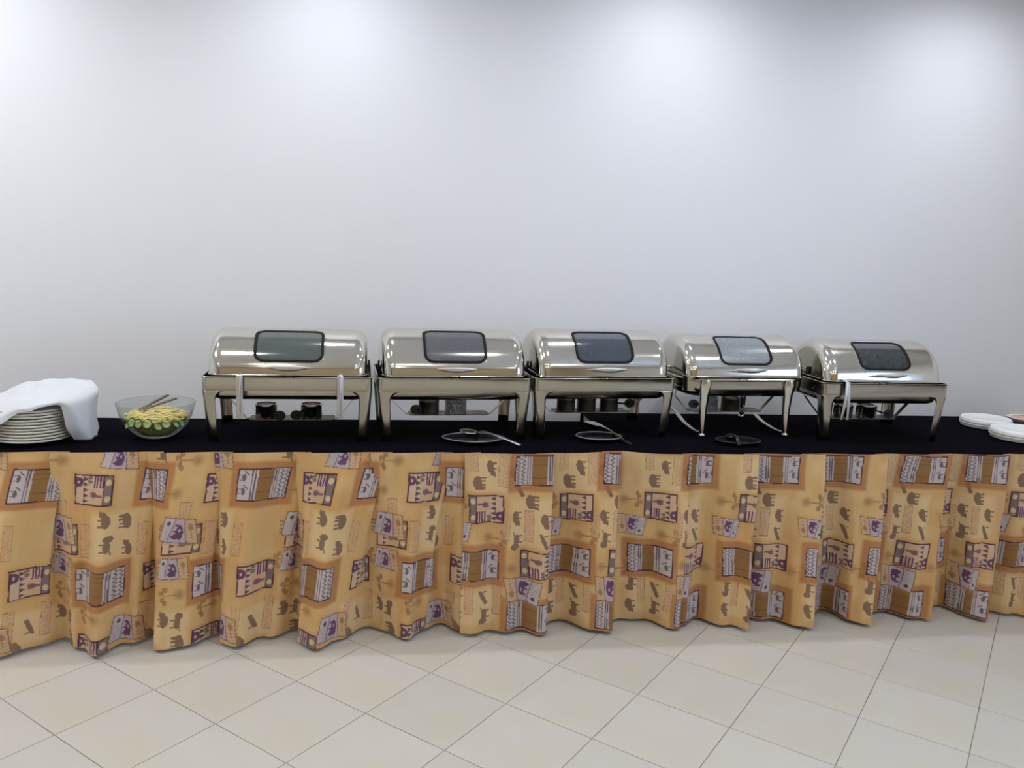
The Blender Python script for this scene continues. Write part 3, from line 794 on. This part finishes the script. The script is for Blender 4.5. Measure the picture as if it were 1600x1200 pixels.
burner(4, -.075, .0, 'chrome', 'left silver fuel burner under the rightmost chafing dish', None, .043)
burner(4, .04, .0, 'chrome', 'right silver fuel burner with red tin under the rightmost chafing dish', (.085, -.045, -.008), .045)

# ------------------------------------------------------------------ tongs hanging over the front rims
def hung_tongs(i, x, label, spread=.004, length=.165):
    w = CH[i][3]; hd = .205
    t = thing('serving_tongs', label, 'tongs', chloc(i, x, -hd - .006, .258), math.radians(CH[i][2]), 'steel tongs hung on the chafing dishes')
    for sx in (-1, 1):
        pts = []; rr = []
        for k in range(12):
            u = k / 11; pts.append((sx * (.003 + spread * u), -.006 - .006 * math.sin(PI * u) * (1 if sx > 0 else 1.5) - (.002 if sx < 0 else 0), .006 - length * u)); rr.append(.0082 - .003 * u if u < .9 else .0058)
        MB().tube(pts, rr, 10, flat=(1.0, .22), side=(0, 1, 0)).build('arm', M['steel_h'], t, angle=60)
    MB().tube([(0, -.007, .004), (0, -.004, .0105), (0, .006, .0115), (0, .011, .010)], [.0085, .009, .0085, .007], 10, flat=(1.0, .2), side=(0, 0, 1)).build('hook_end', M['steel'], t, angle=60)
hung_tongs(0, -.178, 'left steel tongs hanging from the front rim of the leftmost chafing dish')
hung_tongs(0, .197, 'right steel tongs hanging from the front rim of the leftmost chafing dish')
hung_tongs(4, -.195, 'steel tongs with spread arms hanging on the rightmost chafing dish', .012)

# ------------------------------------------------------------------ plate stack and napkin
PC = (-1.325, 3.238)
def ordinal(k): return ['bottom', 'second', 'third', 'fourth', 'fifth', 'sixth', 'seventh', 'eighth', 'ninth', 'tenth', 'topmost'][k]
prof = [(.004, .0), (.075, .0), (.08, .002), (.098, .005), (.124, .0125), (.129, .014), (.1318, .0165), (.1322, .019), (.131, .0212), (.128, .0216), (.100, .0125), (.08, .0075), (.004, .006)]
pm = MB().lathe(prof, 56).mesh('dinner_plate', True, 50); pm.materials.append(M['china'])
for k in range(11):
    o = link('dinner_plate', pm, None); o.location = (PC[0] + random.uniform(-.0035, .0035), PC[1] + random.uniform(-.003, .003), TZ + .0025 + k * .0112)
    w_ = 'bottom white dinner plate of the stack under the napkin' if k == 0 else ('topmost white dinner plate of the stack, mostly under the napkin' if k == 10 else f'white dinner plate, {ordinal(k)} from the bottom of the napkin-covered stack')
    tag(o, w_, 'plate', 'dinner plates in the stack at left')
NAP = [[(-1.615, 3.42, 0.803), (-1.52, 3.42, 0.842), (-1.46, 3.42, 0.876), (-1.397, 3.42, 0.902), (-1.305, 3.42, 0.903), (-1.21, 3.42, 0.899), (-1.162, 3.41, 0.897), (-1.157, 3.4, 0.868), (-1.157, 3.4, 0.816), (-1.153, 3.405, 0.762)],
       [(-1.575, 3.34, 0.869), (-1.482, 3.34, 0.908), (-1.423, 3.34, 0.938), (-1.363, 3.34, 0.959), (-1.273, 3.34, 0.966), (-1.18, 3.34, 0.967), (-1.14, 3.34, 0.96), (-1.14, 3.34, 0.904), (-1.144, 3.35, 0.834), (-1.141, 3.36, 0.76)],
       [(-1.53, 3.24, 0.855), (-1.44, 3.24, 0.895), (-1.383, 3.24, 0.92), (-1.315, 3.24, 0.937), (-1.236, 3.24, 0.943), (-1.161, 3.25, 0.947), (-1.115, 3.26, 0.934), (-1.117, 3.26, 0.889), (-1.123, 3.27, 0.823), (-1.122, 3.28, 0.758)],
       [(-1.476, 3.12, 0.833), (-1.389, 3.112, 0.871), (-1.327, 3.105, 0.901), (-1.268, 3.11, 0.917), (-1.214, 3.125, 0.918), (-1.171, 3.15, 0.91), (-1.149, 3.165, 0.893), (-1.136, 3.175, 0.862), (-1.128, 3.19, 0.815), (-1.119, 3.21, 0.758)],
       [(-1.467, 3.085, 0.796), (-1.38, 3.088, 0.836), (-1.318, 3.088, 0.879), (-1.259, 3.092, 0.901), (-1.215, 3.11, 0.906), (-1.188, 3.133, 0.897), (-1.181, 3.14, 0.877), (-1.178, 3.148, 0.848), (-1.178, 3.16, 0.811), (-1.170, 3.19, 0.761)]]
A_ = np.array(NAP); A1 = np.stack([crom(A_[:, j], 10) for j in range(A_.shape[1])], 1); A2 = np.stack([crom(A1[i], 8) for i in range(A1.shape[0])], 0)
n_ = vnoise(A2[:, :, 0] * 22 + A2[:, :, 2] * 9, A2[:, :, 1] * 22, 5) - .5
A2[:, :, 2] += np.where(A2[:, :, 2] > .80, n_ * .014, 0); A2[:, :, 0] += (vnoise(A2[:, :, 1] * 28, A2[:, :, 2] * 7, 9) - .5) * .022 * np.clip((A2[:, :, 0] + 1.25) / .1, 0, 1)
o = link('cloth_napkin', grid_mesh('cloth_napkin', A2), M['napkin'], solid=.0016)
tag(o, 'white cloth napkin draped over the stack of dinner plates', 'napkin')

# ------------------------------------------------------------------ salad bowl
BC = (-.905, 3.308, TZ + .0028)
bowl = thing('salad_bowl', 'clear glass salad bowl beside the leftmost chafing dish', 'bowl', BC)
op = [(.0, .0), (.055, .0), (.066, .004), (.090, .022), (.115, .050), (.132, .082), (.142, .112), (.146, .131)]
ip = [(.1425, .131), (.1385, .112), (.1285, .083), (.1115, .053), (.087, .027), (.062, .0095), (.05, .007), (.0, .007)]
MB().lathe(op + [(.1455, .1325), (.143, .1325)] + ip, 64, cap=False).build('glass_body', M['bowl_glass'], bowl, angle=60)
rb = MB(); pts = [(.1445 * math.cos(2 * PI * k / 64), .1445 * math.sin(2 * PI * k / 64), .1335) for k in range(65)]
rb.tube(pts, .0022, 8).build('rim_bead', M['bowl_glass'], bowl)
# salad body: fills the bowl, mounded
def mound(r): return .070 + .032 * max(0, 1 - (r / .118) ** 2) ** .8
prof = [(.0, .0085), (.05, .0088), (.058, .0125), (.080, .031), (.102, .0565), (.116, .078)] + [(r, mound(r)) for r in (.112, .104, .09, .074, .056, .036, .016, .0)]
sb = MB().lathe(prof, 56, cap=False)
v2 = []
for (x, y, z) in sb.v:
    k = 1 + .0; q = math.hypot(x, y); 
    if z > .07 and q < .12: z += random.uniform(-.004, .004)
    v2.append((x, y, z))
sb.v = v2
o = sb.build('mixed_salad', M['salad'], None, angle=80); o.location = BC
tag(o, 'mixed green and yellow salad filling the glass bowl', 'salad', kind='stuff')
sh = MB()
for k in range(520):
    r = .112 * math.sqrt(random.random()); a = random.uniform(0, 2 * PI); z = mound(r) + random.uniform(.001, .009)
    x, y = r * math.cos(a), r * math.sin(a); d = random.uniform(0, PI); L_ = random.uniform(.009, .019)
    if r > .095: L_ *= .6
    ti = random.uniform(-.004, .004); cu = random.uniform(-.004, .004)
    sh.tube([(x - L_ * math.cos(d), y - L_ * math.sin(d), z - ti), (x + cu * math.sin(d), y - cu * math.cos(d), z + .002), (x + L_ * math.cos(d), y + L_ * math.sin(d), z + ti)], .0016, 4)
o = sh.build('shredded_topping', M['cheese'], None, angle=80); o.location = BC
tag(o, 'pale yellow shredded topping heaped on the salad', 'salad topping', kind='stuff')
# cucumber slices pressed against the glass
cw = ['first', 'second', 'third', 'fourth', 'fifth', 'sixth', 'seventh', 'eighth', 'ninth']
for k in range(9):
    a = math.radians(-90 + (k - 4) * 17.5 + random.uniform(-3, 3)); zc = .066 + random.uniform(-.004, .006)
    # the inner glass radius there
    rr = np.interp(zc, [.0095, .027, .053, .083, .112], [.062, .087, .1115, .1285, .1385]) - .0085
    rr_s = .0195 + random.uniform(-.002, .002)
    t = thing('cucumber_slice', f'round cucumber slice with green rind against the bowl glass, {cw[k]} from the left', 'cucumber slice', (BC[0] + rr * math.cos(a), BC[1] + rr * math.sin(a), BC[2] + zc), 0, 'cucumber slices in the salad')
    t.rotation_euler = (math.radians(70 + random.uniform(-6, 6)), 0, a + PI / 2 + random.uniform(-.25, .25))
    MB().lathe([(rr_s, -.002), (rr_s * 1.04, 0), (rr_s, .002), (rr_s * .80, .0023), (rr_s * .80, -.0023), (rr_s, -.002)], 24, cap=False).build('rind', M['rind'], t)
    MB().lathe([(.0, -.0016), (rr_s * .81, -.0018), (rr_s * .81, .0018), (.0, .0016)], 24, cap=False).build('flesh', M['flesh'], t)
# tongs resting in the bowl
t = thing('salad_tongs', 'grey metal salad tongs lying across the glass bowl', 'tongs', (BC[0], BC[1], BC[2]))
for p, q in (((-.045, -.015, .113), (.025, .075, .150)), ((-.035, -.035, .112), (.072, .025, .146))):
    P, Q = Vector(p), Vector(q); d = (Q - P).normalized(); w_ = d.cross(Vector((0, 0, 1))).normalized() * .0075; h_ = Vector((0, 0, .003))
    MB().loft([[tuple(P - w_ - h_), tuple(P + w_ - h_), tuple(P + w_ + h_), tuple(P - w_ + h_)], [tuple((P + Q) / 2 - w_ * .9 - h_), tuple((P + Q) / 2 + w_ * .9 - h_), tuple((P + Q) / 2 + w_ * .9 + h_ * 1.5), tuple((P + Q) / 2 - w_ * .9 + h_ * 1.5)],
               [tuple(Q - w_ - h_), tuple(Q + w_ - h_), tuple(Q + w_ + h_), tuple(Q - w_ + h_)]]).build('arm', M['steel_d'], t, smooth=False, bevel=.0015)
MB().tube([(-.048, -.012, .112), (-.055, -.022, .112), (-.050, -.034, .111), (-.036, -.036, .112)], .006, 8, flat=(1, .5)).build('spring_end', M['steel_d'], t)

# ------------------------------------------------------------------ serving dishes and spoons lying in front
M['blackg'] = mat('black_glaze', (0.006, 0.006, 0.008), 0.25)
M['rimd'] = mat('dark_rim', (0.05, 0.05, 0.055), 0.25, 0.6)  # darker rim colour, for a dish whose rim highlight is faint
M['rimw'] = mat('highlight_rim', (0.30, 0.30, 0.33), 0.35, 0.5)  # pale grey puts the highlight along the rim into its colour
def oval_dish(c, a, rx, ry, label, n=44, squared=2.0, rim='rimw'):
    t = thing('serving_dish', label, 'dish', (c[0], c[1], TZ + .0045), a, 'dark dishes for serving spoons')
    def loop(k, z):
        out = []
        for i in range(n):
            q = 2 * PI * i / n; cs, sn = math.cos(q), math.sin(q)
            e = 2.0 / squared
            out.append((k * rx * math.copysign(abs(cs) ** e, cs), k * ry * math.copysign(abs(sn) ** e, sn), z))
        return out
    MB().loft([loop(.62, 0), loop(.70, .002), loop(.97, .013), loop(.985, .0145), loop(.96, .0145), loop(.70, .0045), loop(.62, .003)]).build('dish_body', M['blackg'], t, angle=60)
    MB().tube([*loop(.985, .0155), loop(.985, .0155)[0]], .0022, 8).build('rim', M[rim], t)
    return t
def spoon(p, q, label, bowl_l=.085, bowl_w=.028, m='steel', slot=False):
    """p: bowl centre, q: handle end (world)"""
    P, Q = Vector(p), Vector(q); d = (P - Q); L_ = d.length
    t = thing('serving_spoon', label, 'spoon', tuple(P), math.atan2(d.y, d.x), 'serving spoons on the buffet')
    dz = (Q.z - P.z)
    rows = []
    for i in range(15):
        u = i / 14; x = -bowl_l / 2 + bowl_l * u; w = bowl_w * (math.sin(PI * (.04 + .93 * u)) ** .62) * (1 + .12 * (1 - u)); row = []
        for j in range(11):
            v = -1 + 2 * j / 10; depth = .011 * math.sin(PI * (.08 + .84 * u)) * (1 - v * v)
            row.append((x, w * v, .004 + depth))
        rows.append(row)
    MB().grid(rows).build('spoon_bowl', M[m], t, angle=70, solid=.0014)
    hl = math.hypot(d.x, d.y)
    pts = [(-bowl_l / 2 + .004, 0, .006), (-bowl_l / 2 - .02, 0, .016), (-bowl_l / 2 - .06, 0, .020 + dz * .2), (-hl * .75, 0, .014 + dz * .7), (-hl, 0, .006 + dz)]
    C_ = crom(np.array(pts), 6)
    rr = [.005 + .0025 * (i / len(C_)) for i in range(len(C_))]
    MB().tube([tuple(c) for c in C_], rr, 10, flat=(1.1, .4), side=(0, 0, 1)).build('spoon_handle', M[m], t, angle=60)
    return t
zt = TZ + .0045
oval_dish((.335, 3.232), math.radians(-3), .128, .088, 'dark oval dish with pale rim in front of the second chafing dish', squared=1.75)
spoon((.325, 3.330, zt + .012), (.512, 3.128, zt + .002), 'steel serving spoon lying across the oval dish before the second chafing dish', .09, .031, 'steel_h')
oval_dish((.868, 3.272), 0, .098, .075, 'dark round dish with pale rim in front of the middle chafing dish')
def spatula(p, q, label):
    P, Q = Vector(p), Vector(q); d = P - Q
    t = thing('serving_spatula', label, 'spatula', tuple(P), math.atan2(d.y, d.x))
    L_ = math.hypot(d.x, d.y); dz = Q.z - P.z
    bl = []
    for x, w, z in ((.11, .021, .0), (.105, .026, .0), (.0, .022, .008), (-.05, .012, .013)):
        bl.append([(x, -w, z), (x, w, z), (x, w, z + .0018), (x, -w, z + .0018)])
    MB().loft(bl).build('blade', M['steel'], t, smooth=False)
    MB().tube([(-.045, 0, .0138), (-.1, 0, .017), (-L_ * .7, 0, .012 + dz * .6), (-L_, 0, .005 + dz)], [.006, .006, .007, .008], 10, flat=(1, .4), side=(0, 0, 1)).build('handle', M['steel'], t, angle=60)
spatula((.918, 3.50, zt + .004), (.966, 3.135, zt + .004), 'steel spatula pointing back under the middle chafing dish, handle on the round dish')
oval_dish((1.455, 3.205), math.radians(-4), .095, .068, 'black round dish before the pillar-legged chafing dish', rim='rimd')
spoon((1.452, 3.262, zt + .013), (1.428, 3.125, zt + .004), 'short black serving spoon on the black round dish', .06, .024, 'blackp')

# ------------------------------------------------------------------ round white containers at the right end
def container(c, r, h, label, m='foam'):
    t = thing('round_container', label, 'container', (c[0], c[1], TZ + .0045), 0, 'round white containers at the right end')
    hb = h * .48
    MB().lathe([(.01, 0), (r * .90, 0), (r * .945, .003), (r * .985, hb - .006), (r, hb - .005), (r, hb - .003), (r * .962, hb), (.01, hb)], 60).build('base', M[m], t, angle=40)
    MB().lathe([(.01, hb + .0008), (r * .962, hb + .0008), (r * 1.0, hb + .004), (r, hb + .008), (r * .985, h - .010), (r * .965, h - .004), (r * .92, h), (r * .86, h + .0004), (r * .84, h - .0012), (.01, h - .0008)], 60).build('lid', M[m], t, angle=40)
    return t
container((2.912, 3.590), .116, .046, 'round white lidded container further back, partly hidden by the front one')
container((2.880, 3.318), .131, .048, 'round white lidded container nearest the table front')
t = thing('small_dish', 'small cream dish holding pink food behind the white containers', 'dish', (3.205, 3.66, TZ + .0045))
MB().lathe([(.01, 0), (.06, 0), (.09, .020), (.0965, .030), (.094, .031), (.085, .022), (.06, .006), (.01, .005)], 40).build('dish_body', M['china'], t, angle=60)
pf = MB().lathe([(.0, .0055), (.058, .0062), (.080, .021), (.07, .030), (.04, .037), (.0, .040)], 30, cap=False)
pf.v = [(x + random.uniform(-.003, .003), y + random.uniform(-.003, .003), z + random.uniform(-.001, .003)) if z > .028 else (x, y, z) for x, y, z in pf.v]
o = pf.build('pink_food', M['pink'], None, angle=80); o.location = (3.205, 3.66, TZ + .0045)
tag(o, 'pale pink food heaped in the small cream dish', 'food', kind='stuff')
print('tiles', n_tiles)
